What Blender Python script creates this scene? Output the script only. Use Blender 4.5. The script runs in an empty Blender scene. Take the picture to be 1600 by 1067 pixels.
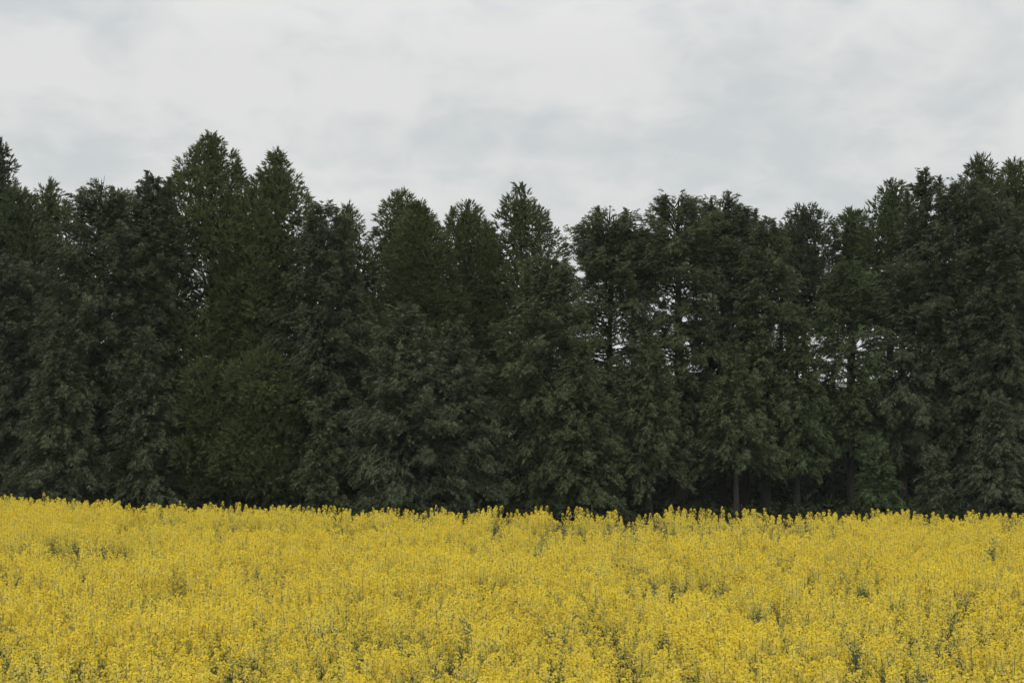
import bpy, math, random
import numpy as np

scene = bpy.context.scene
col = scene.collection
R = math.radians

# ---------------------------------------------------------------- camera
F, HZ, EYE = 2222.0, 597.0, 3.9          # focal length and horizon row for a 1600 px wide frame, eye height
cam = bpy.data.cameras.new('camera')
cam.lens, cam.sensor_width = 50.0, 36.0
cam.shift_y = (HZ - 533.5) / 1600.0
cam.clip_start, cam.clip_end = 0.1, 6000
co = bpy.data.objects.new('camera', cam)
co.location = (0, 0, EYE)
co.rotation_euler = (R(90), 0, 0)
col.objects.link(co)
scene.camera = co

# ---------------------------------------------------------------- view
vs = scene.view_settings
vs.view_transform, vs.look = 'Standard', 'None'
vs.exposure, vs.gamma = 0.0, 1.0
vs.use_curve_mapping = False

# ---------------------------------------------------------------- overcast sky
SUN_EL, SUN_AZ = 62.0, 200.0             # azimuth clockwise from +Y
world = bpy.data.worlds.new('World')
scene.world = world
world.use_nodes = True
nt = world.node_tree
nt.nodes.clear()


class NB:
    """small helper to write node trees"""
    def __init__(s, t): s.t = t
    def n(s, typ, **kw):
        nd = s.t.nodes.new(typ)
        for k, v in kw.items(): setattr(nd, k, v)
        return nd
    def put(s, sock, v):
        if hasattr(v, 'links'): s.t.links.new(v, sock)
        else: sock.default_value = v
    def m(s, op, a, b=None, c=None):
        nd = s.n('ShaderNodeMath', operation=op)
        for i, v in enumerate((a, b, c)):
            if v is not None: s.put(nd.inputs[i], v)
        return nd.outputs[0]
    def noise(s, vec, scale, detail=4, rough=.5, lac=2.0, dist=0.0):
        nd = s.n('ShaderNodeTexNoise')
        s.put(nd.inputs['Vector'], vec)
        nd.inputs['Scale'].default_value = scale
        nd.inputs['Detail'].default_value = detail
        nd.inputs['Roughness'].default_value = rough
        nd.inputs['Lacunarity'].default_value = lac
        nd.inputs['Distortion'].default_value = dist
        return nd.outputs['Fac']
    def rng(s, v, a, b, c=0.0, d=1.0, smooth=True):
        nd = s.n('ShaderNodeMapRange', interpolation_type='SMOOTHSTEP' if smooth else 'LINEAR')
        s.put(nd.inputs[0], v)
        for i, x in enumerate((a, b, c, d)): nd.inputs[i + 1].default_value = x
        return nd.outputs[0]
    def mix(s, f, a, b, blend='MIX'):
        nd = s.n('ShaderNodeMix', data_type='RGBA', blend_type=blend)
        s.put(nd.inputs[0], f); s.put(nd.inputs[6], a); s.put(nd.inputs[7], b)
        return nd.outputs[2]


w = NB(nt)
tc = w.n('ShaderNodeTexCoord').outputs['Generated']
sep = w.n('ShaderNodeSeparateXYZ'); nt.links.new(tc, sep.inputs[0])
dx, dy, dz = sep.outputs
zc = w.m('MAXIMUM', dz, 0.0)
den = w.m('ADD', zc, 0.48)
cmb = w.n('ShaderNodeCombineXYZ')
nt.links.new(w.m('DIVIDE', dx, den), cmb.inputs[0])
nt.links.new(w.m('DIVIDE', dy, den), cmb.inputs[1])
cv = cmb.outputs[0]
mp = w.n('ShaderNodeMapping'); nt.links.new(cv, mp.inputs[0])
mp.inputs['Location'].default_value = (12.35, 1.0, 5.0)
mp.inputs['Scale'].default_value = (2.6, 2.6, 1.0)
pv = mp.outputs[0]
wv = w.n('ShaderNodeVectorMath', operation='MULTIPLY_ADD')      # curl the cloud edges a little
wn = w.n('ShaderNodeTexNoise'); nt.links.new(pv, wn.inputs['Vector']); wn.inputs['Scale'].default_value = 2.2; wn.inputs['Detail'].default_value = 5
nt.links.new(wn.outputs['Color'], wv.inputs[0]); wv.inputs[1].default_value = (.30, .30, .30); nt.links.new(pv, wv.inputs[2])
qv = wv.outputs[0]
big = w.noise(qv, 0.8, 3, .5)
med = w.noise(qv, 2.3, 6, .55)


def billow(v, scale):
    n_ = w.noise(v, scale, 2, .5)
    return w.m('SUBTRACT', 1.0, w.m('ABSOLUTE', w.m('SUBTRACT', w.m('MULTIPLY', n_, 4.0), 2.0)))


puff = w.m('ADD', w.m('MULTIPLY', billow(qv, 3.0), .6), w.m('MULTIPLY', billow(qv, 7.5), .4))
f = w.m('ADD', w.m('MULTIPLY', big, .46), w.m('ADD', w.m('MULTIPLY', med, .44), w.m('MULTIPLY', puff, .12)))
cov = w.rng(f, .44, .62)
sky = w.n('ShaderNodeTexSky', sky_type='NISHITA')
sky.sun_disc = False
sky.sun_elevation, sky.sun_rotation = R(SUN_EL), R(SUN_AZ)
thin = w.mix(0.07, (6.2, 6.5, 6.5, 1), sky.outputs[0])        # thin veil of cloud, a little blue through it
cloud = w.mix(cov, thin, (7.4, 7.48, 7.42, 1))
lift = w.rng(dz, 0.22, 0.95, 1.0, 2.1, smooth=False)             # overcast: brighter towards the zenith
sc_ = w.n('ShaderNodeVectorMath', operation='SCALE')
nt.links.new(cloud, sc_.inputs[0]); nt.links.new(lift, sc_.inputs[3])
bg = w.n('ShaderNodeBackground')
bg.inputs['Strength'].default_value = 0.1
nt.links.new(sc_.outputs[0], bg.inputs[0])
nt.links.new(bg.outputs[0], w.n('ShaderNodeOutputWorld').inputs[0])

sl = bpy.data.lights.new('sun', 'SUN')
sl.energy, sl.angle, sl.color = 1.4, R(50), (1.0, .97, .92)
so = bpy.data.objects.new('sun', sl)
so.rotation_euler = (R(90 - SUN_EL), 0, R(180 - SUN_AZ))
so.location = (0, 0, 60)
col.objects.link(so)

# ---------------------------------------------------------------- materials


def mat(name):
    m = bpy.data.materials.new(name); m.use_nodes = True
    m.node_tree.nodes.clear()
    b = NB(m.node_tree)
    out = b.n('ShaderNodeOutputMaterial')
    return m, b, out


def leaf_mat(name, base, alt, tip, trans=.22, rough=.62):
    """base and alt vary spray by spray, tip is the colour of the young ends"""
    m, b, out = mat(name)
    at = b.n('ShaderNodeAttribute', attribute_name='leaf')
    sp = b.n('ShaderNodeSeparateColor'); b.t.links.new(at.outputs['Color'], sp.inputs[0])
    oi = b.n('ShaderNodeObjectInfo')
    c = b.mix(sp.outputs[0], (*base, 1), (*alt, 1))
    c = b.mix(b.m('MULTIPLY', sp.outputs[1], .75), c, (*tip, 1))
    p = b.n('ShaderNodeBsdfPrincipled')
    p.inputs['Roughness'].default_value = rough
    p.inputs['Specular IOR Level'].default_value = .10
    b.t.links.new(c, p.inputs['Base Color'])
    tr = b.n('ShaderNodeBsdfTranslucent'); b.t.links.new(c, tr.inputs[0])
    mx = b.n('ShaderNodeMixShader'); mx.inputs[0].default_value = trans
    b.t.links.new(p.outputs[0], mx.inputs[1]); b.t.links.new(tr.outputs[0], mx.inputs[2])
    b.t.links.new(mx.outputs[0], out.inputs[0])
    return m


def bark_mat(name, a, c2):
    m, b, out = mat(name)
    t = b.n('ShaderNodeTexCoord').outputs['Object']
    mpn = b.n('ShaderNodeMapping'); b.t.links.new(t, mpn.inputs[0])
    mpn.inputs['Scale'].default_value = (9, 9, 1.1)
    nf = b.noise(mpn.outputs[0], 3.0, 5, .65)
    p = b.n('ShaderNodeBsdfPrincipled'); p.inputs['Roughness'].default_value = .9
    b.t.links.new(b.mix(b.rng(nf, .35, .65), (*a, 1), (*c2, 1)), p.inputs['Base Color'])
    bp = b.n('ShaderNodeBump'); bp.inputs['Strength'].default_value = .6; bp.inputs['Distance'].default_value = .02
    b.t.links.new(nf, bp.inputs['Height']); b.t.links.new(bp.outputs[0], p.inputs['Normal'])
    b.t.links.new(p.outputs[0], out.inputs[0])
    return m


def ground_mat(name, a, c2, scale):
    m, b, out = mat(name)
    t = b.n('ShaderNodeTexCoord').outputs['Object']
    n1 = b.noise(t, scale, 6, .6); n2 = b.noise(t, scale * .07, 3)
    p = b.n('ShaderNodeBsdfPrincipled'); p.inputs['Roughness'].default_value = .95; p.inputs['Specular IOR Level'].default_value = 0.
    b.t.links.new(b.mix(b.rng(b.m('ADD', b.m('MULTIPLY', n1, .7), b.m('MULTIPLY', n2, .3)), .35, .65), (*a, 1), (*c2, 1)), p.inputs['Base Color'])
    b.t.links.new(p.outputs[0], out.inputs[0])
    return m


M_CYP = [leaf_mat('cypress_leaf_olive', (0.047, 0.069, 0.031), (0.080, 0.102, 0.047), (0.127, 0.142, 0.071), .14),
         leaf_mat('cypress_leaf_brownish', (0.048, 0.067, 0.033), (0.080, 0.095, 0.049), (0.124, 0.132, 0.072), .14),
         leaf_mat('cypress_leaf_bluish', (0.048, 0.068, 0.036), (0.079, 0.103, 0.055), (0.124, 0.141, 0.078), .14),
         leaf_mat('cypress_leaf_green', (0.046, 0.072, 0.029), (0.074, 0.105, 0.045), (0.116, 0.144, 0.067), .14)]
M_CED = [leaf_mat('cedar_needle_olive', (0.053, 0.074, 0.027), (0.093, 0.112, 0.043), (0.120, 0.132, 0.054), .16),
         leaf_mat('cedar_needle_deep', (0.048, 0.074, 0.029), (0.079, 0.107, 0.045), (0.104, 0.125, 0.054), .16),
         leaf_mat('cedar_needle_dark', (0.042, 0.059, 0.032), (0.067, 0.086, 0.045), (0.092, 0.106, 0.054), .16)]
M_BARK = bark_mat('bark', (.028, .026, .022), (.055, .050, .042))
M_TWIG = bark_mat('twig', (.024, .027, .019), (.040, .042, .030))
M_SOIL = ground_mat('field_soil', (.045, .050, .025), (.070, .062, .040), 3.0)
M_DUFF = ground_mat('forest_floor', (.016, .014, .010), (.028, .024, .016), 2.0)  # litter colour kept very dark to carry the shade under the trees
M_UNDER = leaf_mat('undergrowth_leaf', (.020, .030, .013), (.030, .040, .018), (.04, .05, .022))  # leaves darkened so the thicket reads as deep shade

# ---------------------------------------------------------------- mesh helpers


def raw_mesh(name, V, T, mats, leaf=None, mi=None):
    me = bpy.data.meshes.new(name)
    V = np.ascontiguousarray(V, np.float32); T = np.ascontiguousarray(T, np.int32)
    me.vertices.add(len(V)); me.vertices.foreach_set('co', V.ravel())
    me.loops.add(T.size); me.loops.foreach_set('vertex_index', T.ravel())
    me.polygons.add(len(T)); me.polygons.foreach_set('loop_start', np.arange(len(T), dtype=np.int32) * 3)
    for m in mats: me.materials.append(m)
    if mi is not None: me.polygons.foreach_set('material_index', np.ascontiguousarray(mi, np.int32))
    if leaf is not None:
        a = me.attributes.new('leaf', 'FLOAT_COLOR', 'POINT')
        a.data.foreach_set('color', np.ascontiguousarray(leaf, np.float32).ravel())
    me.update(calc_edges=True)
    me.validate()
    return me


def obj(name, me, parent=None, **props):
    o = bpy.data.objects.new(name, me); col.objects.link(o)
    if parent is not None: o.parent = parent
    for k, v in props.items(): o[k] = v
    return o


def unit(a):
    return a / np.maximum(np.linalg.norm(a, axis=-1, keepdims=True), 1e-9)


def stamp(tv, tt, ttip, O, X, Z, S, rnd):
    """copy the template (tv, tt) to every frame: origin O, axis X, rough normal Z, size S"""
    X = unit(X); Y = unit(np.cross(Z, X)); Zn = np.cross(X, Y)
    B = np.stack([X, Y, Zn], 1)                                     # n,3(axis),3
    V = O[:, None, :] + S[:, None, None] * np.einsum('kj,njc->nkc', tv, B)
    n, k = len(O), len(tv)
    T = tt[None] + (np.arange(n) * k)[:, None, None]
    leaf = np.ones((n, k, 4), np.float32)
    leaf[..., 0] = rnd[:, None]; leaf[..., 1] = ttip[None]
    return V.reshape(-1, 3), T.reshape(-1, 3), leaf.reshape(-1, 4)


def tube(P, rad, sides):
    P = np.asarray(P, float); n = len(P)
    d = unit(np.gradient(P, axis=0))
    ref = np.where(np.abs(d[:, 2:3]) > .9, np.array([[1., 0, 0]]), np.array([[0, 0, 1.]]))
    a = unit(np.cross(ref, d)); b = np.cross(d, a)
    th = np.arange(sides) / sides * 2 * np.pi
    V = P[:, None] + np.asarray(rad)[:, None, None] * (np.cos(th)[None, :, None] * a[:, None] + np.sin(th)[None, :, None] * b[:, None])
    T = []
    for i in range(n - 1):
        for j in range(sides):
            q = (i * sides + j, i * sides + (j + 1) % sides, (i + 1) * sides + (j + 1) % sides, (i + 1) * sides + j)
            T += [(q[0], q[1], q[2]), (q[0], q[2], q[3])]
    return V.reshape(-1, 3), np.array(T)


def merge(parts):
    Vs, Ts, o = [], [], 0
    for V, T in parts:
        Vs.append(V); Ts.append(T + o); o += len(V)
    return np.concatenate(Vs), np.concatenate(Ts)


# a flat fan of scale-leaved branchlets that droops towards its ends (cypress)
def cypress_template(seed, fingers=13):
    g = np.random.default_rng(seed)
    V, T, tip = [], [], []
    for i in range(fingers):
        s = (i + g.random()) / fingers
        base = np.array([.02 + .70 * s, 0, .10 * s - .26 * s * s])
        ang = (1 if i % 2 else -1) * (1.05 - .75 * s) * g.uniform(.35, 1.25)
        ln = (.54 - .22 * s) * g.uniform(.65, 1.25)
        d = np.array([math.cos(ang), math.sin(ang), g.uniform(-.85, .40)])
        d = d / np.linalg.norm(d)
        side = np.cross(d, g.normal(size=3)); side = side / np.linalg.norm(side)
        wd = .105 * g.uniform(.75, 1.3)
        o = len(V)
        V += [base - side * wd * .5, base + side * wd * .5 + d * .05, base + d * ln]; tip += [.0, .1, 1.]
        T.append((o, o + 1, o + 2))
    return np.array(V), np.array(T), np.array(tip)


# a plume of short needles round a shoot (cedar)
def cedar_template(seed, blades=7):
    g = np.random.default_rng(seed)
    V, T, tip = [], [], []
    for i in range(blades):
        s = i / (blades - 1)
        base = np.array([.55 * s, 0, 0])
        az = i * 2.4 + g.uniform(-.3, .3)
        open_ = (1.0 - .75 * s) * g.uniform(.8, 1.1)
        d = np.array([math.cos(open_), math.sin(open_) * math.cos(az), math.sin(open_) * math.sin(az)])
        ln = g.uniform(.38, .52)
        side = unit(np.cross(d, g.normal(size=3)))
        o = len(V)
        V += [base - side * .075, base + side * .075, base + d * ln]; tip += [0., 0., 1.]
        T.append((o, o + 1, o + 2))
    return np.array(V), np.array(T), np.array(tip)


CYP_T = [cypress_template(i) for i in range(8)]
CED_T = [cedar_template(i) for i in range(3)]


def prof_eval(prof, u):
    us, rs = zip(*prof)
    return np.interp(u, us, rs)


# u = 0 at the foot of the crown, 1 at the tip
PROF = {
    'broad':  [(0, .80), (.15, .98), (.4, 1.), (.62, .95), (.8, .78), (.92, .50), (1, .15)],
    'dome':   [(0, .78), (.25, .98), (.5, 1.), (.75, .97), (.88, .82), (.95, .58), (1, .25)],
    'cone':   [(0, .95), (.15, 1.), (.35, .88), (.6, .62), (.8, .36), (.93, .14), (1, .03)],
    'column': [(0, .75), (.1, .95), (.4, 1.), (.7, .88), (.85, .6), (.94, .3), (1, .05)],
    'spire':  [(0, .85), (.2, 1.), (.5, .98), (.70, .82), (.84, .54), (.93, .27), (1, .02)],
    'round':  [(0, .80), (.3, 1.), (.6, .95), (.8, .74), (.93, .45), (1, .15)],
}


class Lump:
    """smooth random swelling of the crown by height and direction"""
    def __init__(s, g, amp):
        s.k = g.uniform(1.5, 4.5, (7, 2)); s.p = g.uniform(0, 6.28, 7); s.amp = amp
        s.a = np.round(g.uniform(1, 4, 7))
    def __call__(s, u, az):
        v = 0
        for i in range(7): v = v + np.sin(s.a[i] * az + s.k[i, 0] * 5 * u + s.p[i])
        return 1 + s.amp * v / 3.


def cypress_crown(g, H, cb, Rm, prof, nb, tops, open_=0.0, size=.5, holes=()):
    """returns frames for sprays and curves for limbs"""
    O, X, Z, S, Q, limbs = [], [], [], [], [], []
    lump = Lump(g, .12)
    span = H - cb

    def bough(z0, az, L, el, droop, base=(0, 0), ns=None):
        d = np.array([math.cos(az), math.sin(az), 0]); tg = np.array([-d[1], d[0], 0])
        def at(s):
            s = np.asarray(s)[..., None]
            return np.array([base[0], base[1], z0]) + d * (L * s * math.cos(el)) + np.array([0, 0, 1.]) * (L * (math.sin(el) * s - droop * s ** 2 + .10 * s ** 4))
        limbs.append((at(np.array([0, .25, .5, .74])), L))
        n = ns or int(5 + 7.2 * L / size)
        s = g.uniform(.22, 1.0, n) ** .75
        side = g.choice([-1, 1], n)
        off = side * g.uniform(0, .42, n) * (1.08 - s) * L
        p = at(s) + tg * off[:, None] + np.array([0, 0, 1.]) * (g.normal(0, min(.11, .13 * L), n) - .30 * np.abs(off))[:, None]
        xd = d[None] * (.6 + s[:, None]) + tg * (side * g.uniform(.2, 1.1, n) * (1.1 - s * .8))[:, None]
        xd = xd + np.array([0, 0, 1.]) * (math.sin(el) * 1.15 - droop * 1.6 * s + g.uniform(-.75, .2, n))[:, None]
        zn = np.array([0, 0, 1.])[None] + g.normal(0, .48, (n, 3)) + d[None] * .25
        sz = size * min(1, .62 + .5 * L) * g.uniform(.65, 1.25, n)
        if base == (0, 0):                               # the crown closes to a ragged dome
            ok = p[:, 2] < H - .04 - .44 * np.hypot(p[:, 0], p[:, 1]) + g.normal(0, .12, n)
            p, xd, zn, sz = p[ok], xd[ok], zn[ok], sz[ok]
        O.append(p - unit(xd) * size * .35); X.append(xd); Z.append(zn)
        S.append(sz); Q.append(np.full(len(sz), g.random()))

    ga = g.uniform(0, 6.28)
    zs = cb + span * (np.linspace(0.0, .985, nb) + g.uniform(-.012, .012, nb))
    for i, z0 in enumerate(zs):
        u = np.clip((z0 - cb) / span, 0, 1)
        az = ga + i * 2.39996 + g.uniform(-.45, .45)
        L = Rm * prof_eval(PROF[prof], u) * lump(u, az) * g.uniform(.78, 1.12)
        if L < .18: continue
        if math.sin(az) > .4 and g.random() < (.72 if open_ == 0 else .5): continue
        if g.random() < open_ * (.4 + .6 * (.3 < u < .85)): continue
        skip = False
        for hx, hz, hr in holes:
            mx = math.cos(az) * L * .6
            if (mx - hx) ** 2 + (z0 - hz) ** 2 < hr * hr and g.random() < .55: skip = True
        if skip: continue
        el = np.interp(u, [0, .35, .7, 1], [R(2), R(12), R(30), R(52)])
        dr = np.interp(u, [0, .4, .8, 1], [.42, .36, .24, .05])
        z0 = z0 - .45 * L * max(0, math.sin(el))
        z0 = min(z0, H - .55 * L * math.sin(el) - .05)
        bough(z0, az, max(L / max(math.cos(el), .6) ** .4, .3), el + g.uniform(-.3, .3), dr * g.uniform(.7, 1.3))
    n = int(95 * span * max(.55, 1 - 4 * open_))               # older foliage round the stem, inner shade put into its darkest tint
    z = cb + span * g.random(n) * .92
    az = g.uniform(0, 6.28, n); rr = Rm * prof_eval(PROF[prof], (z - cb) / span) * .6 * g.random(n) ** .7
    O.append(np.column_stack([np.cos(az) * rr, np.sin(az) * rr, z])); X.append(g.normal(size=(n, 3))); Z.append(g.normal(size=(n, 3)) + np.array([0, 0, .6]))
    S.append(size * g.uniform(1.1, 1.6, n)); Q.append(np.zeros(n))
    for tx, ty, tz, th in tops:                        # upright ragged leaders
        nn = int(8 + th * 20)
        limbs.append((np.array([[tx * .6, ty * .6, tz - 1.9 * th], [tx * .9, ty, tz - 1.2 * th], [tx, ty, tz - .6 * th], [tx, ty, tz - .1]]), .3))
        for k in range(nn):
            q = k / nn
            az = k * 2.4 + g.uniform(-.4, .4)
            bough(tz - .08 - 1.5 * th * (1 - q), az, .10 + .32 * th * (1 - q) ** 1.1 * g.uniform(.7, 1.2), R(48 + 30 * q), .12, (tx, ty), ns=5)
    return map(np.concatenate, (O, X, Z, S, Q)), limbs


def cedar_crown(g, H, cb, Rm, prof, ncl, tops, size=.36, clump=.72, open_=0.0):
    O, X, Z, S, Q, limbs = [], [], [], [], [], []
    span_ = H - cb
    lump = Lump(g, .12 if span_ > 6 else .26)
    span = H - cb

    def pom(c, r, out, n, core=True):
        if core:                                         # filler tufts in the clump's heart, darkest tint put in as shade
            m = int(5 + 11 * r)
            O.append(c - out * r * .15 + g.normal(0, .30 * r, (m, 3))); X.append(g.normal(size=(m, 3))); Z.append(g.normal(size=(m, 3)))
            S.append(size * g.uniform(1.3, 1.9, m)); Q.append(np.zeros(m))
        v = unit(g.normal(size=(n, 3)) + out[None] * .7 + np.array([0, 0, .3]))
        rr = r * g.uniform(.70, .95, n)[:, None]
        O.append(c + v * rr * np.array([1, 1, .85])); X.append(v + np.array([0, 0, .30]) + g.normal(0, .18, (n, 3)))
        Z.append(g.normal(size=(n, 3))); S.append(size * g.uniform(.7, 1.2, n)); Q.append(np.full(n, g.random()))

    ga = g.uniform(0, 6.28)
    us = (np.arange(ncl) + .5) / ncl
    us = 1 - (1 - us) ** .80 if prof in ('cone', 'spire') else us
    for i, u in enumerate(us):
        az = ga + i * 2.39996 + g.uniform(-.3, .3)
        if g.random() < open_ or (math.sin(az) > .5 and g.random() < .5): continue
        rad = Rm * prof_eval(PROF[prof], u) * lump(u, az)
        z = cb + span * u
        r = min(clump * g.uniform(.6, 1.25), .10 + rad * .55)
        d = np.array([math.cos(az), math.sin(az), 0])
        k = max(0., rad - r * .8) * g.uniform(.80, 1.06)
        c = np.array([0, 0, z]) + d * k
        pom(c, r, d, int(10 + 78 * (r / .62) ** 1.8))
        limbs.append((np.array([[0, 0, z - .35 * k], *(np.array([0, 0, z - .35 * k]) + (c - np.array([0, 0, z - .35 * k])) * t for t in (.35, .7, 1.0))]), k))
        if k > .9:                                       # inner foliage
            c2 = np.array([0, 0, z - .25]) + d * k * .55
            pom(c2, r * .9, d, int(6 + 8 * (r / .62)))
    n = int(60 * span)                                   # old stem foliage, its darkest tint also painting the inner shade
    z = cb + span * g.random(n) * .9
    az = g.uniform(0, 6.28, n); rr = Rm * prof_eval(PROF[prof], (z - cb) / span) * .5 * g.random(n)
    O.append(np.column_stack([np.cos(az) * rr, np.sin(az) * rr, z])); X.append(g.normal(size=(n, 3))); Z.append(g.normal(size=(n, 3)))
    S.append(size * g.uniform(1.6, 2.3, n)); Q.append(np.zeros(n))
    for tx, ty, tz, th in tops + [(0, 0, H, min(1.5, .18 * span))]:
        n = int(24 + 70 * th)
        q = g.random(n)
        az = g.uniform(0, 6.28, n)
        rr = (1 - q) ** 1.2 * th * .36 * g.uniform(.2, 1, n)
        O.append(np.stack([tx + np.cos(az) * rr, ty + np.sin(az) * rr, tz - th * (1 - q)], 1))
        X.append(np.stack([np.cos(az) * .6, np.sin(az) * .6, np.full(n, 1.1)], 1)); Z.append(g.normal(size=(n, 3)))
        S.append(size * (.55 + .4 * (1 - q))); Q.append(np.full(n, .5))
    return map(np.concatenate, (O, X, Z, S, Q)), limbs


def plant_tree(kind, px, py, depth, rpx, foot, prof, leafm, label, n=None, tops=(), open_=0., seed=1, size=None,
               trunk=.14, holes=(), group=None, lean=0.):
    """px, py: the tip seen from the road; the foot of the crown is given in metres"""
    g = np.random.default_rng(seed * 7919 + 13)
    x = (px - 800) / F * depth
    H = EYE + (HZ - py) / F * depth
    Rm = rpx / F * depth * (1.14 if kind == 'ced' else 1.04)
    lean = lean or g.normal(0, .7)
    sc = depth / F
    tp = [((tx - px) * sc, g.uniform(-.3, .3), EYE + (HZ - ty) * sc, th) for tx, ty, th in tops]
    hl = [((hx - px) * sc, EYE + (HZ - hy) * sc, hr * sc) for hx, hy, hr in holes]
    name = 'cypress_tree' if kind == 'cyp' else 'cedar_tree'
    root = obj(name, None, label=label, category='tree')
    if group: root['group'] = group
    root.empty_display_size = .5
    root.location = (x, depth, 0)
    root.rotation_euler = (0, R(lean), 0)
    if kind == 'cyp':
        size = size or .265
        fr, limbs = cypress_crown(g, H, foot, Rm, prof, n or int(28 * (H - foot)), tp, open_, size, hl)
        tpl = CYP_T
    else:
        size = size or .235
        fr, limbs = cedar_crown(g, H, foot, Rm, prof, n or int(10.5 * (H - foot)), tp, size, open_=open_)
        tpl = CED_T
    O, X, Z, S, Q = fr
    which = g.integers(0, len(tpl), len(O))
    rnd = np.clip(Q + g.normal(0, .15, len(O)), 0, 1)
    Vs, Ts, Ls, o = [], [], [], 0
    for k, (tv, tt, ttip) in enumerate(tpl):
        s = which == k
        V, T, L = stamp(tv, tt, ttip, O[s], X[s], Z[s], S[s], rnd[s])
        Vs.append(V); Ts.append(T + o); Ls.append(L); o += len(V)
    obj('crown', raw_mesh('crown', np.concatenate(Vs), np.concatenate(Ts), [leafm], np.concatenate(Ls)), root, kind='stuff')
    zz = np.linspace(-.15, H * .97, 9)
    r0 = trunk * (H / 9.5)
    wob = np.cumsum(g.normal(0, .03, (9, 2)), 0) * np.linspace(0, 1, 9)[:, None]
    P = np.column_stack([wob, zz])
    rad = r0 * (1 - zz / H) ** .8 + .012; rad[0] *= 1.35
    V, T = tube(P, rad, 10)
    obj('trunk', raw_mesh('trunk', V, T, [M_BARK]), root)
    if limbs:
        V, T = merge([tube(P_, np.array([.028, .021, .013, .005]) * min(1.2, .35 + .5 * L), 3) for P_, L in limbs])
        obj('limbs', raw_mesh('limbs', V, T, [M_TWIG]), root, kind='stuff')
    return root


# ---------------------------------------------------------------- the setting: ground
def sheet(name, x0, x1, y0, y1, z, m, label, cat, nx=2, ny=2):
    xs, ys = np.linspace(x0, x1, nx), np.linspace(y0, y1, ny)
    V = np.array([(a, b, z) for b in ys for a in xs])
    T = []
    for j in range(ny - 1):
        for i in range(nx - 1):
            a = j * nx + i
            T += [(a, a + 1, a + nx + 1), (a, a + nx + 1, a + nx)]
    o = obj(name, raw_mesh(name, V, np.array(T), [m]))
    o['kind'] = 'structure'; o['label'] = label; o['category'] = cat
    return o


sheet('ground', -2500, 2500, -200, 4500, 0, M_SOIL, 'brown green soil under the yellow flowering crop', 'ground')
sheet('forest_floor', -60, 60, 38.5, 66, .004, M_DUFF, 'leaf litter on the ground under the conifers, darkened to carry their shade', 'forest floor')

# ---------------------------------------------------------------- the trees
# cedars of the rear rank
T_ = plant_tree
G_REAR, G_FRONT = 'conifers of the rear rank', 'conifers along the field edge'
T_('ced', -2, 222, 47, 62, 3.0, 'spire', M_CED[2], 'tall dark narrow cedar cut by the left edge of the photo, highest tip there', seed=1, open_=.12, group=G_REAR)
T_('ced', 24, 302, 46, 60, 3.0, 'round', M_CED[1], 'short round-headed cedar just beneath the tall one at the left edge', seed=2, group=G_REAR)
T_('ced', 72, 280, 47, 62, 3.0, 'spire', M_CED[0], 'small pointed cedar standing alone between the left edge and the ragged cypresses', tops=[(100, 315, .7)], seed=3, group=G_REAR)
T_('ced', 335, 210, 44, 108, 1.2, 'spire', M_CED[0], 'tallest cedar in the line, broad olive green crown with a pointed tip', tops=[(308, 238, .9), (378, 252, .9)], seed=4, n=185, group=G_REAR)
T_('ced', 421, 238, 43.6, 88, 1.2, 'spire', M_CED[0], 'second tallest olive cedar with a slim tip, right shoulder of the tallest one', tops=[(441, 272, .9)], seed=5, n=150, group=G_REAR)
T_('ced', 541, 322, 46.5, 50, 3.0, 'spire', M_CED[0], 'rounded green cedar half hidden behind the dark ragged cypress right of the tall cedars', seed=6, group=G_REAR)
T_('ced', 627, 306, 47.5, 56, 3.0, 'round', M_CED[0], 'left cedar of the rounded group in the middle of the skyline', tops=[(640, 315, .6)], seed=7, group=G_REAR)
T_('ced', 663, 318, 45.5, 62, 3.0, 'spire', M_CED[0], 'olive cedar with a thin bare leader, in front of the middle skyline group', tops=[(682, 345, .9), (648, 338, .9)], seed=8, n=120, group=G_REAR)
T_('ced', 726, 322, 46.5, 54, 3.0, 'round', M_CED[0], 'right cedar of the rounded skyline group, with twin tips', tops=[(701, 324, .9)], seed=9, group=G_REAR)
T_('ced', 766, 350, 48.5, 34, 3.0, 'spire', M_CED[1], 'small thin tipped cedar in the dip beside the lone pointed cedar', seed=10, group=G_REAR)
T_('ced', 818, 290, 46.5, 66, 3.0, 'spire', M_CED[0], 'lone pointed cedar rising above the front cypresses at mid skyline', tops=[(848, 334, 1.0)], seed=11, group=G_REAR)
T_('ced', 1260, 328, 46.5, 52, 5.6, 'round', M_CED[2], 'dark round-topped cedar between the spiky cypresses and the small cedar', tops=[(1240, 345, .6)], seed=12, open_=.03, group=G_REAR)
T_('ced', 1324, 333, 47, 40, 5.6, 'round', M_CED[1], 'smallest round cedar top in the dip before the right-hand rise', seed=13, open_=.03, group=G_REAR)
T_('ced', 1385, 280, 46, 56, 5.6, 'spire', M_CED[1], 'pointed cedar at the start of the right-hand rise of the skyline', seed=14, open_=.03, group=G_REAR)
T_('ced', 1533, 249, 47, 54, 3.0, 'round', M_CED[1], 'round-tipped cedar looking over the right cypresses, inner one of two', seed=15, group=G_REAR)
T_('ced', 1588, 257, 47.5, 56, 3.0, 'round', M_CED[0], 'green cedar top looking over the cypresses at the right edge', tops=[(1570, 275, .7)], seed=16, group=G_REAR)

T_('ced', 188, 306, 47.5, 70, 3.0, 'round', M_CED[2], 'dim cedar glimpsed behind the two ragged brownish cypresses left of the tallest cedar', seed=50, n=60, group=G_REAR)

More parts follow.
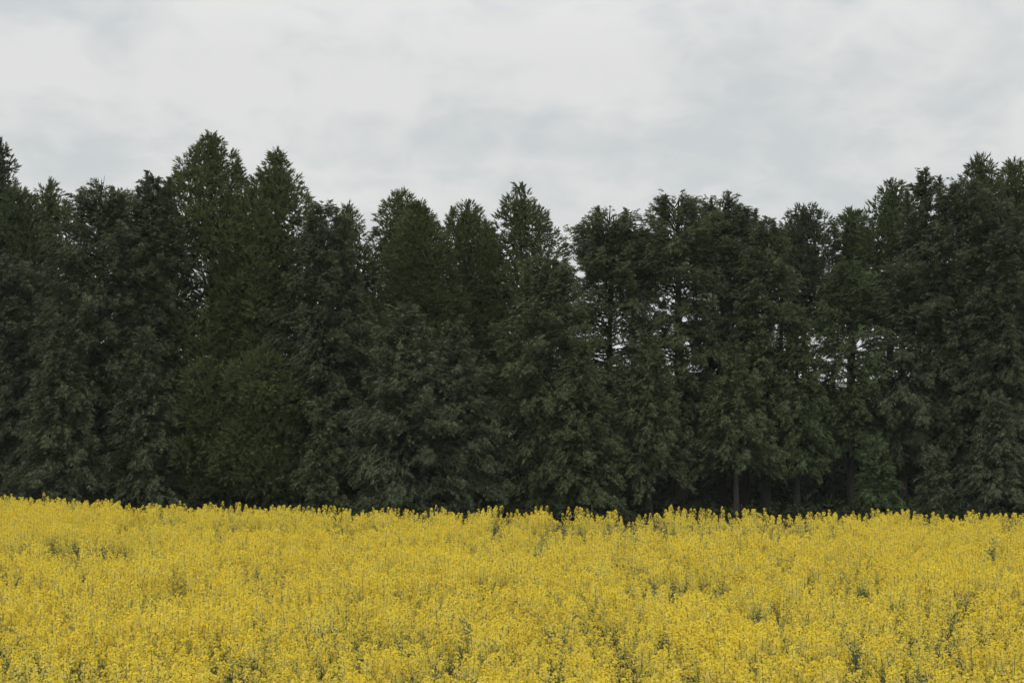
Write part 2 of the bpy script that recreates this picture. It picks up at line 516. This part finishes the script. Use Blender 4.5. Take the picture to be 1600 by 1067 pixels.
T_('ced', 985, 372, 47.5, 56, 7.2, 'round', M_CED[2], 'dim round cedar showing in the gaps between the flat-topped and the spiky cypress', seed=51, n=30, open_=.1, group=G_REAR)
T_('ced', 1108, 352, 47.5, 56, 7.3, 'round', M_CED[2], 'dim cedar filling the space behind the sharp upright spike', seed=52, n=30, open_=.1, group=G_REAR)
T_('ced', 1215, 372, 48, 46, 7.2, 'round', M_CED[2], 'dim cedar low behind the sloping olive brown cypress', seed=53, n=28, open_=.1, group=G_REAR)

# young cedars low in front of the tall pair
T_('ced', 326, 568, 41.6, 50, .7, 'round', M_CED[0], 'low young cedar with a rounded top below the tallest cedar', tops=[(305, 590, .5)], seed=17, n=44, group=G_FRONT)
T_('ced', 416, 550, 41.4, 62, .7, 'column', M_CED[0], 'bigger low young cedar bulging out below the second tallest cedar', tops=[(440, 580, .5)], seed=18, n=60, group=G_FRONT)

# cypresses of the front rank
T_('cyp', 20, 395, 43, 74, .3, 'broad', M_CYP[2], 'dark bluish cypress filling the left edge under the cedars', seed=20, group=G_FRONT)
T_('cyp', -60, 330, 44, 80, .3, 'broad', M_CYP[1], 'brownish cypress reaching in from beyond the left edge', seed=21, group=G_FRONT)
T_('cyp', 152, 284, 42, 92, .3, 'dome', M_CYP[1], 'broad brownish cypress with a flat ragged top, third top from the left edge', tops=[(125, 300, .9), (175, 290, .9), (188, 302, .6)], seed=22, group=G_FRONT)
T_('cyp', 238, 268, 42.6, 68, .3, 'column', M_CYP[1], 'brown green cypress with spiky double top leaning on the tallest cedar', tops=[(215, 290, .8), (262, 275, .9), (230, 266, .5)], seed=23, group=G_FRONT)
T_('cyp', 95, 480, 40.6, 82, .3, 'cone', M_CYP[1], 'low brownish cypress with hanging boughs in front at lower left', seed=24, group=G_FRONT)
T_('cyp', 225, 500, 41, 72, .4, 'cone', M_CYP[1], 'low dull brown cypress left of the two young cedars', seed=25, group=G_FRONT)
T_('cyp', 497, 314, 42.4, 78, .3, 'broad', M_CYP[1], 'dark brownish cypress with a jagged top just right of the tall cedars', tops=[(478, 335, .8), (517, 322, .8), (533, 340, .7)], seed=26, group=G_FRONT)
T_('cyp', 556, 400, 42.8, 72, .3, 'cone', M_CYP[0], 'sloping olive cypress filling the notch left of the middle skyline cedars', seed=27, group=G_FRONT)
T_('cyp', 636, 462, 40.4, 122, .3, 'cone', M_CYP[2], 'low grey green bushy cypress in front at centre, curled pale sprays', tops=[(618, 490, .7), (660, 488, .6)], seed=28, n=185, size=.28, group=G_FRONT)
T_('cyp', 712, 486, 40.8, 92, .3, 'cone', M_CYP[2], 'low twin of the grey green bushy cypress, on its right side', seed=29, n=135, size=.28, group=G_FRONT)
T_('cyp', 505, 610, 40.2, 44, .1, 'cone', M_CYP[0], 'pale olive low cypress bough mass touching the field right of the young cedars', seed=30, n=60, size=.29, group=G_FRONT)
T_('cyp', 850, 392, 41.5, 96, .5, 'broad', M_CYP[0], 'wide olive cypress below the lone pointed cedar', tops=[(820, 420, .8), (880, 410, .7)], seed=31, group=G_FRONT)
T_('cyp', 905, 520, 40.3, 78, .5, 'cone', M_CYP[0], 'low olive cypress in front, between the wide one and the open ones', seed=32, group=G_FRONT)
T_('cyp', 950, 322, 43.4, 84, 2.0, 'dome', M_CYP[0], 'olive cypress with a flat three-tipped top and sky showing through its left side',
   tops=[(932, 322, .8), (975, 322, .9), (908, 352, .6)], open_=.04, seed=33, group=G_FRONT)
T_('cyp', 1062, 298, 43, 84, 2.4, 'dome', M_CYP[0], 'tall open cypress with a spiky crown and the thick bare trunk',
   tops=[(1042, 320, .9), (1072, 305, .8), (1090, 310, .7)], open_=.10, holes=[(1062, 440, 34)], seed=34, trunk=.20, group=G_FRONT)
T_('cyp', 1128, 305, 44, 72, 2.4, 'dome', M_CYP[2], 'dark cypress whose top ends in one sharp upright spike',
   tops=[(1137, 298, 1.0), (1110, 308, .7), (1150, 322, .6)], open_=.12, holes=[(1130, 400, 22), (1135, 480, 22)], seed=35, trunk=.15, group=G_FRONT)
T_('cyp', 1165, 312, 43.5, 52, 2.2, 'spire', M_CYP[2], 'slim cypress with a thin free-standing tip right of the sharp spike', tops=[(1182, 325, .6)], open_=.15, seed=36, trunk=.13, group=G_FRONT)
T_('cyp', 1197, 336, 42.5, 66, 1.8, 'column', M_CYP[0], 'olive brown cypress sloping down beside the dark round cedar', tops=[(1208, 345, .6)], open_=.12, holes=[(1248, 470, 24)], seed=37, group=G_FRONT)
T_('cyp', 1015, 505, 41.0, 66, 1.4, 'cone', M_CYP[0], 'mid height olive cypress in front, left of the thick bare trunk', open_=.1, seed=38, group=G_FRONT)
T_('cyp', 1150, 545, 41.0, 74, 1.7, 'cone', M_CYP[0], 'pale drooping cypress boughs in front, right of the thick bare trunk', open_=.15, seed=39, trunk=.16, group=G_FRONT)
T_('cyp', 1245, 470, 42, 58, 1.4, 'cone', M_CYP[3], 'dark green cypress below the round-topped cedar', open_=.04, seed=40, group=G_FRONT)
T_('cyp', 1330, 405, 43, 72, 1.8, 'broad', M_CYP[3], 'green open cypress with the largest sky holes through it',
   open_=.12, holes=[(1375, 490, 34), (1335, 500, 20), (1395, 560, 22)], seed=41, group=G_FRONT)
T_('cyp', 1412, 400, 43, 72, 1.8, 'broad', M_CYP[2], 'bluish green cypress at the right, sky hole low beside its trunk',
   open_=.12, holes=[(1385, 490, 34), (1412, 565, 26), (1440, 540, 18)], seed=42, group=G_FRONT)
T_('cyp', 1450, 250, 43.6, 62, 1.2, 'spire', M_CYP[1], 'tallest right-hand cypress, brownish with a rounded pointed top',
   tops=[(1420, 295, .7), (1470, 275, .8)], open_=.08, holes=[(1475, 390, 20)], seed=43, group=G_FRONT)
T_('cyp', 1505, 276, 43, 62, 1.2, 'dome', M_CYP[1], 'brown ragged cypress in front of the two right-hand cedar tops', tops=[(1490, 285, .6), (1522, 290, .6)], open_=.05, seed=44, group=G_FRONT)
T_('cyp', 1572, 312, 42.6, 66, 1.0, 'dome', M_CYP[2], 'greyish cypress at the right edge below the green cedar top', seed=45, open_=.05, group=G_FRONT)
T_('cyp', 1650, 290, 43.5, 72, .8, 'broad', M_CYP[1], 'cypress reaching in from beyond the right edge', seed=46, group=G_FRONT)
T_('cyp', 1372, 685, 40.6, 38, .2, 'cone', M_CYP[3], 'small bright green cypress sapling at the field edge, lower right', seed=47, n=45, size=.28, group=G_FRONT)
T_('cyp', 1460, 700, 40.5, 36, .2, 'cone', M_CYP[1], 'small dull cypress sapling right of the bright green sapling', seed=48, n=42, size=.28, group=G_FRONT)
T_('cyp', 1555, 610, 41, 60, .6, 'cone', M_CYP[2], 'low bluish cypress in front near the right edge', seed=49, group=G_FRONT)

# thicket added to close and darken the view under the crowns
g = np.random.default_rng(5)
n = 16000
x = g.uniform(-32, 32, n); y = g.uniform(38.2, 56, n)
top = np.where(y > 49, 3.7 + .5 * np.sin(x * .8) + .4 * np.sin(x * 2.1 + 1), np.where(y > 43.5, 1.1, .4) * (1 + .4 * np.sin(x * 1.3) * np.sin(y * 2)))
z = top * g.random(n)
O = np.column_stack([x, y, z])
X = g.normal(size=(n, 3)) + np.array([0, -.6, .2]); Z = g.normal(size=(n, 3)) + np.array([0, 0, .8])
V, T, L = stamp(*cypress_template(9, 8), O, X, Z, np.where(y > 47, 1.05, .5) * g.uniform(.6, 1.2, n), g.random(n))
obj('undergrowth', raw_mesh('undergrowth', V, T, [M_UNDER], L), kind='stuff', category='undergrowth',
    label='thicket added behind the tree trunks, shade put into its dark leaves')

# ---------------------------------------------------------------- thin scattering volume, added to lift the darkest tones
def haze(x0, x1, y0, y1, z0, z1, dens):
    m, b, out = mat('black_lift_haze')
    v = b.n('ShaderNodeVolumePrincipled')
    v.inputs['Color'].default_value = (.93, .96, .95, 1)
    v.inputs['Density'].default_value = dens
    b.t.links.new(v.outputs[0], out.inputs['Volume'])
    V = np.array([(a, b_, c) for c in (z0, z1) for b_ in (y0, y1) for a in (x0, x1)])
    T = np.array([(0, 2, 3), (0, 3, 1), (4, 5, 7), (4, 7, 6), (0, 1, 5), (0, 5, 4), (2, 6, 7), (2, 7, 3), (0, 4, 6), (0, 6, 2), (1, 3, 7), (1, 7, 5)])
    obj('haze', raw_mesh('haze', V, T, [m]), kind='stuff', category='haze', label='thin pale haze volume added over field and trees to lift the blacks')


haze(-3000, 3000, -300, 4800, -1, 16, .0002)

# ---------------------------------------------------------------- the flowering field


def petal_mat():
    m, b, out = mat('rape_petal')
    at = b.n('ShaderNodeAttribute', attribute_name='leaf')
    sp = b.n('ShaderNodeSeparateColor'); b.t.links.new(at.outputs['Color'], sp.inputs[0])
    oi = b.n('ShaderNodeObjectInfo')
    c = b.mix(sp.outputs[0], (.87, .70, .06, 1), (.84, .745, .22, 1))
    c = b.mix(b.m('MULTIPLY', oi.outputs['Random'], .35), c, (.82, .585, .05, 1))
    d = b.n('ShaderNodeBsdfDiffuse'); b.t.links.new(c, d.inputs[0])
    tr = b.n('ShaderNodeBsdfTranslucent'); b.t.links.new(c, tr.inputs[0])
    mx = b.n('ShaderNodeMixShader'); mx.inputs[0].default_value = .38
    b.t.links.new(d.outputs[0], mx.inputs[1]); b.t.links.new(tr.outputs[0], mx.inputs[2])
    b.t.links.new(mx.outputs[0], out.inputs[0])
    return m


M_PET = petal_mat()
M_BUD = leaf_mat('rape_bud', (.42, .38, .05), (.55, .46, .06), (.6, .48, .06), .1)
M_STEM = leaf_mat('rape_stem', (.17, .20, .09), (.20, .23, .11), (.22, .25, .12), .1)
M_LEAF = leaf_mat('rape_leaf', (.085, .130, .080), (.115, .165, .100), (.13, .18, .11), .3)


class Bag:
    def __init__(s): s.V, s.T, s.M, s.L, s.n = [], [], [], [], 0
    def add(s, V, T, mi, leaf):
        V = np.asarray(V, float); T = np.asarray(T)
        s.V.append(V); s.T.append(T + s.n); s.M.append(np.full(len(T), mi)); s.n += len(V)
        L = np.ones((len(V), 4)); L[:, 0] = leaf; L[:, 1] = .3
        s.L.append(L)
    def extend(s, o, remap):
        for V, T, M, L in zip(o.V, o.T, o.M, o.L):
            s.V.append(V); s.L.append(L); s.M.append(np.full(len(M), remap))
        k = 0
        for V, T in zip(o.V, o.T):
            s.T.append(T + s.n); k += len(V)
        s.n += k
    def mesh(s, name, mats):
        return raw_mesh(name, np.concatenate(s.V), np.concatenate(s.T), mats, np.concatenate(s.L), np.concatenate(s.M))


PET = []
for k in range(4):
    a = k * math.pi / 2
    c_, s_ = math.cos(a), math.sin(a)
    for r_, wv, h in ((.08, .05, 0), (.62, .36, .16), (1.0, .22, .10)):
        PET += [(c_ * r_ - s_ * wv, s_ * r_ + c_ * wv, h), (c_ * r_ + s_ * wv, s_ * r_ - c_ * wv, h)]
PET = np.array(PET)[:, [2, 0, 1]]                     # x is the flower's axis
PT = []
for k in range(4):
    o = k * 6
    PT += [(o, o + 1, o + 3), (o, o + 3, o + 2), (o + 2, o + 3, o + 5), (o + 2, o + 5, o + 4)]
PT = np.array(PT)
BUDV = np.array([(0, 1, 0), (0, -.5, .87), (0, -.5, -.87), (2.4, 0, 0)], float)
BUDT = np.array([(0, 1, 3), (1, 2, 3), (2, 0, 3), (0, 2, 1)])


def rape_plant(seed, height, heads, flowers, rich):
    """returns meshes: stem, leaves, list of flower heads, and the joined plant"""
    g = np.random.default_rng(900 + seed)
    stem, leaves, fl = Bag(), Bag(), []
    main = np.array([[0, 0, 0], [.01, 0, height * .35], [g.normal(0, .02), g.normal(0, .02), height * .7], [g.normal(0, .035), g.normal(0, .035), height]])
    stem.add(*tube(main, [.008, .006, .004, .002], 4), 0, .4)
    axes = [(main[2] + (main[3] - main[2]) * .1, main[3])]
    for i in range(heads - 1):
        az = i * 2.4 + g.uniform(-.4, .4)
        z0 = height * g.uniform(.42, .66)
        b = np.array([0, 0, z0])
        sp_ = g.uniform(.10, .21)
        tipp = np.array([math.cos(az) * sp_, math.sin(az) * sp_, height * g.uniform(.74, 1.0)])
        mid = b * .45 + tipp * .55 + np.array([math.cos(az), math.sin(az), 0]) * .04
        stem.add(*tube(np.array([b, mid, tipp]), [.004, .0032, .0018], 3), 0, .6)
        axes.append((mid, tipp))
    for base, tip in axes:
        hb = Bag()
        ax = unit(tip - base)
        u1 = unit(np.cross(ax, [.3, 1, .2])); u2 = np.cross(ax, u1)
        ln = g.uniform(.20, .36) * (.6 + .4 * rich)
        nf = int(flowers * g.uniform(.8, 1.2))
        q = g.random(nf) ** 1.9                       # 0 at the top of the raceme
        az = np.arange(nf) * 2.4 + g.uniform(-.3, .3, nf)
        rad = np.minimum(.010 + .17 * np.sqrt(q * ln * .45), .045) * g.uniform(.5, 1.12, nf)
        rdir = np.cos(az)[:, None] * u1 + np.sin(az)[:, None] * u2
        O = tip - ax * (q * ln)[:, None] + rdir * rad[:, None] + ax * .012
        X = rdir * (.35 + 1.0 * np.minimum(q * 3, 1))[:, None] + ax * (1.0 - .75 * np.minimum(q * 2, 1))[:, None] + g.normal(0, .25, (nf, 3))
        V, T, L = stamp(PET, PT, np.zeros(len(PET)), O, X, g.normal(size=(nf, 3)), g.uniform(.0085, .0118, nf), np.clip(q * 1.5 + g.normal(0, .18, nf), 0, 1))
        hb.V.append(V); hb.T.append(T + hb.n); hb.M.append(np.zeros(len(T), int)); hb.L.append(L); hb.n += len(V)
        nb_ = 16
        v = unit(g.normal(size=(nb_, 3)) + ax * 1.3)
        V, T, L = stamp(BUDV, BUDT, np.zeros(4), tip + v * .012, v, g.normal(size=(nb_, 3)), np.full(nb_, .0045), g.random(nb_))
        hb.V.append(V); hb.T.append(T + hb.n); hb.M.append(np.ones(len(T), int)); hb.L.append(L); hb.n += len(V)
        fl.append(hb)
        for j in range(7):                             # thin young pods under the flowers
            s = g.uniform(.9, 1.9) * ln
            p = tip - ax * s
            a2 = g.uniform(0, 6.28)
            d = unit(math.cos(a2) * u1 + math.sin(a2) * u2 + ax * .9)
            sd = unit(np.cross(d, ax)) * .0022
            stem.add([p - sd, p + sd, p + d * .055], [(0, 1, 2)], 0, .8)
    for j in range(10 if rich > .5 else 18):
        z = height * g.uniform(.22, .74)
        a2 = g.uniform(0, 6.28)
        d = np.array([math.cos(a2), math.sin(a2), g.uniform(.1, .9)]); d = unit(d)
        sd = unit(np.cross(d, [0, 0, 1.])); ln = g.uniform(.09, .17) * (1.15 - .5 * z / height); wd = ln * .20
        p = np.array([0, 0, z]); dn = np.array([0, 0, -1.])
        leaves.add([p, p + d * ln * .45 - sd * wd, p + d * ln * .45 + sd * wd, p + d * ln * .5 + dn * .012, p + d * ln + dn * ln * .3],
                   [(0, 1, 3), (0, 3, 2), (1, 4, 3), (3, 4, 2)], 0, g.random())
    return stem, leaves, fl


VARIANTS = []
for i in range(12):
    g = np.random.default_rng(40 + i)
    if i < 9: VARIANTS.append(rape_plant(i, g.uniform(1.02, 1.16), int(g.integers(4, 7)), 74, 1.0))
    else: VARIANTS.append(rape_plant(i, g.uniform(.92, 1.0), 3, 16, .3))

src = bpy.data.collections.new('rape_sources')          # never linked: only feeds the crop mesh
for i, (st, lv, fl) in enumerate(VARIANTS):
    allb = Bag()
    for bag, off in ((st, 2), (lv, 3)):
        allb.extend(bag, off)
    for hb in fl:
        k = allb.n
        for V, T, M, L in zip(hb.V, hb.T, hb.M, hb.L):
            allb.V.append(V); allb.L.append(L); allb.M.append(M); allb.T.append(T + k)
        allb.n += hb.n
    o = bpy.data.objects.new('rape_source_%02d' % i, allb.mesh('rape_plant', [M_PET, M_BUD, M_STEM, M_LEAF]))
    src.objects.link(o)

# where the plants stand
g = np.random.default_rng(77)
DENS = 19
N = int(DENS * 30 * 27)
y = g.uniform(10.2, 37.2, N)
x = g.uniform(-15, 15, N)
ok = np.abs(x) < .40 * y + 1.8
x, y = x[ok], y[ok]
px = 800 + x / y * F
edge = np.interp(px, [-200, 0, 350, 700, 1000, 1600, 1800], [36.4, 34.9, 32.1, 31.2, 30.8, 30.4, 30.2]) + .2 * np.sin(x * 1.7) + .2 * np.sin(x * 3.9 + 1)


def field_pt(qx, qy):
    d = F * (EYE - 1.05) / (qy - HZ)
    return (qx - 800) / F * d, d


green = np.zeros(len(x))
for qx, qy, rx, ry in [(372, 822, .7, .7), (130, 850, 1.0, .8), (880, 822, 1.2, .6), (225, 815, .6, .5), (520, 822, .8, .5), (590, 990, .30, .40), (560, 1000, .22, .3), (1395, 1056, .32, .5),
                       (1490, 1015, .25, .5), (20, 1010, .25, .4), (405, 1050, .2, .3), (1075, 905, .5, .5), (1330, 915, .35, .5), (700, 1010, .2, .3), (980, 1040, .2, .3), (1210, 960, .3, .4), (260, 950, .3, .4)]:
    cx, cy = field_pt(qx, qy)
    green = np.maximum(green, np.exp(-(((x - cx) / rx / 1.35) ** 2 + ((y - cy) / ry / 1.5) ** 2)))
for k in range(150):
    cy = g.uniform(11, 34); cx = g.uniform(-.42, .42) * cy; r_ = g.uniform(.15, .45)
    green = np.maximum(green, g.uniform(.3, .85) * np.exp(-((x - cx) ** 2 + (y - cy) ** 2) / r_ ** 2))
track = (y > 26.3 + .2 * np.sin(x * 2)) & (y < 28.0 + .2 * np.sin(x * 1.3)) & (px > 880) & (px < 1270)
strip = (y >= 27.8) & (px > 930) & (px < 1300)
keep = (y < edge) & ~(track & (g.random(len(x)) < .88)) & ~(strip & (g.random(len(x)) < .55)) & ~((green > .45) & (g.random(len(x)) < .55))
keep &= ~((y > edge - 1.2) & (g.random(len(x)) < .35))
x, y, green, strip, px = x[keep], y[keep], green[keep], strip[keep], px[keep]
n = len(x)
hs = 1.0 + np.where(y > 26, .3, 1) * (.05 * np.sin(x * .9 + 2) * np.sin(y * .7) + .05 * np.sin(x * 5.3 + 2 * np.sin(y * 2.1)) * np.sin(y * 3.7 + x)) + g.normal(0, 1, n) * np.where(y > 26, .032, .066)
hs *= 1 - .24 * np.clip(green, 0, 1)
hs[strip] *= 1.05
tall = (g.random(n) < .04) & (y < 27)
hs[tall] *= 1.07
var = g.integers(0, 9, n)
gg = g.random(n) < green * .9
var[gg] = g.integers(9, 12, gg.sum())
rot = np.column_stack([g.normal(0, .06, n), g.normal(0, .06, n), g.uniform(0, 6.28, n)])
# two clumps that stand up above the far edge
toprow = HZ + F * (EYE - 1.10 * hs) / y
inview = (toprow < 1056) & (np.abs(px - 800) < 800)
order = np.argsort(np.where(inview, y, 1e6))
near = order[:300]
far = np.setdiff1d(np.arange(n), near)

# the 300 nearest plants, one by one
protos = []


def dup(o, parent=None):
    c = o.copy(); col.objects.link(c)
    if parent is not None: c.parent = parent
    for ch in list(o.children): dup(ch, c)
    return c


LAB = ['yellow flowering rapeseed plant in the front rows of the field, thick with bloom',
       'sparse green rapeseed plant in the front rows with few yellow flowers']
first = {}
for idx in near:
    v = int(var[idx])
    if v not in first:
        st, lv, fl = VARIANTS[v]
        r = obj('rapeseed_plant', None); r.empty_display_size = .1
        obj('stem', st.mesh('stem', [M_STEM]), r)
        obj('leaves', lv.mesh('leaves', [M_LEAF]), r)
        for hb in fl: obj('flower_head', hb.mesh('flower_head', [M_PET, M_BUD]), r, kind='stuff')
        first[v] = r
    else:
        r = dup(first[v])
    r['label'] = LAB[0] if v < 9 else LAB[1]
    r['category'] = 'flower'
    r['group'] = 'yellow rapeseed plants at the front of the field' if v < 9 else 'green rapeseed plants at the front of the field'
    r.location = (x[idx], y[idx], 0); r.rotation_euler = rot[idx]; r.scale = (hs[idx],) * 3

# the rest of the crop: one object
me = bpy.data.meshes.new('rapeseed_crop')
me.vertices.add(len(far))
me.vertices.foreach_set('co', np.column_stack([x[far], y[far], np.zeros(len(far))]).astype(np.float32).ravel())
a = me.attributes.new('variant', 'INT', 'POINT'); a.data.foreach_set('value', var[far].astype(np.int32))
a = me.attributes.new('rot', 'FLOAT_VECTOR', 'POINT'); a.data.foreach_set('vector', rot[far].astype(np.float32).ravel())
a = me.attributes.new('scl', 'FLOAT', 'POINT'); a.data.foreach_set('value', hs[far].astype(np.float32))
for m in (M_PET, M_BUD, M_STEM, M_LEAF): me.materials.append(m)
crop = obj('rapeseed_crop', me, kind='stuff', category='crop', label='dense yellow rapeseed crop filling the field up to the tree line')
gt = bpy.data.node_groups.new('crop', 'GeometryNodeTree')
gt.interface.new_socket('Geometry', in_out='INPUT', socket_type='NodeSocketGeometry')
gt.interface.new_socket('Geometry', in_out='OUTPUT', socket_type='NodeSocketGeometry')
gi, go = gt.nodes.new('NodeGroupInput'), gt.nodes.new('NodeGroupOutput')
iop = gt.nodes.new('GeometryNodeInstanceOnPoints')
ci = gt.nodes.new('GeometryNodeCollectionInfo')
ci.inputs['Collection'].default_value = src
ci.inputs['Separate Children'].default_value = True
ci.inputs['Reset Children'].default_value = True


def named(nm, tp):
    nd = gt.nodes.new('GeometryNodeInputNamedAttribute'); nd.data_type = tp
    nd.inputs['Name'].default_value = nm
    return nd.outputs['Attribute']


gt.links.new(gi.outputs[0], iop.inputs['Points'])
gt.links.new(ci.outputs[0], iop.inputs['Instance'])
iop.inputs['Pick Instance'].default_value = True
gt.links.new(named('variant', 'INT'), iop.inputs['Instance Index'])
gt.links.new(named('rot', 'FLOAT_VECTOR'), iop.inputs['Rotation'])
gt.links.new(named('scl', 'FLOAT'), iop.inputs['Scale'])
gt.links.new(iop.outputs[0], go.inputs[0])
md = crop.modifiers.new('crop', 'NODES'); md.node_group = gt

scene.cycles.max_bounces = 8
scene.cycles.transparent_max_bounces = 4
print('plants', n, 'tris', sum(len(o.data.polygons) for o in scene.objects if o.type == 'MESH' and o.name != 'rapeseed_crop'))
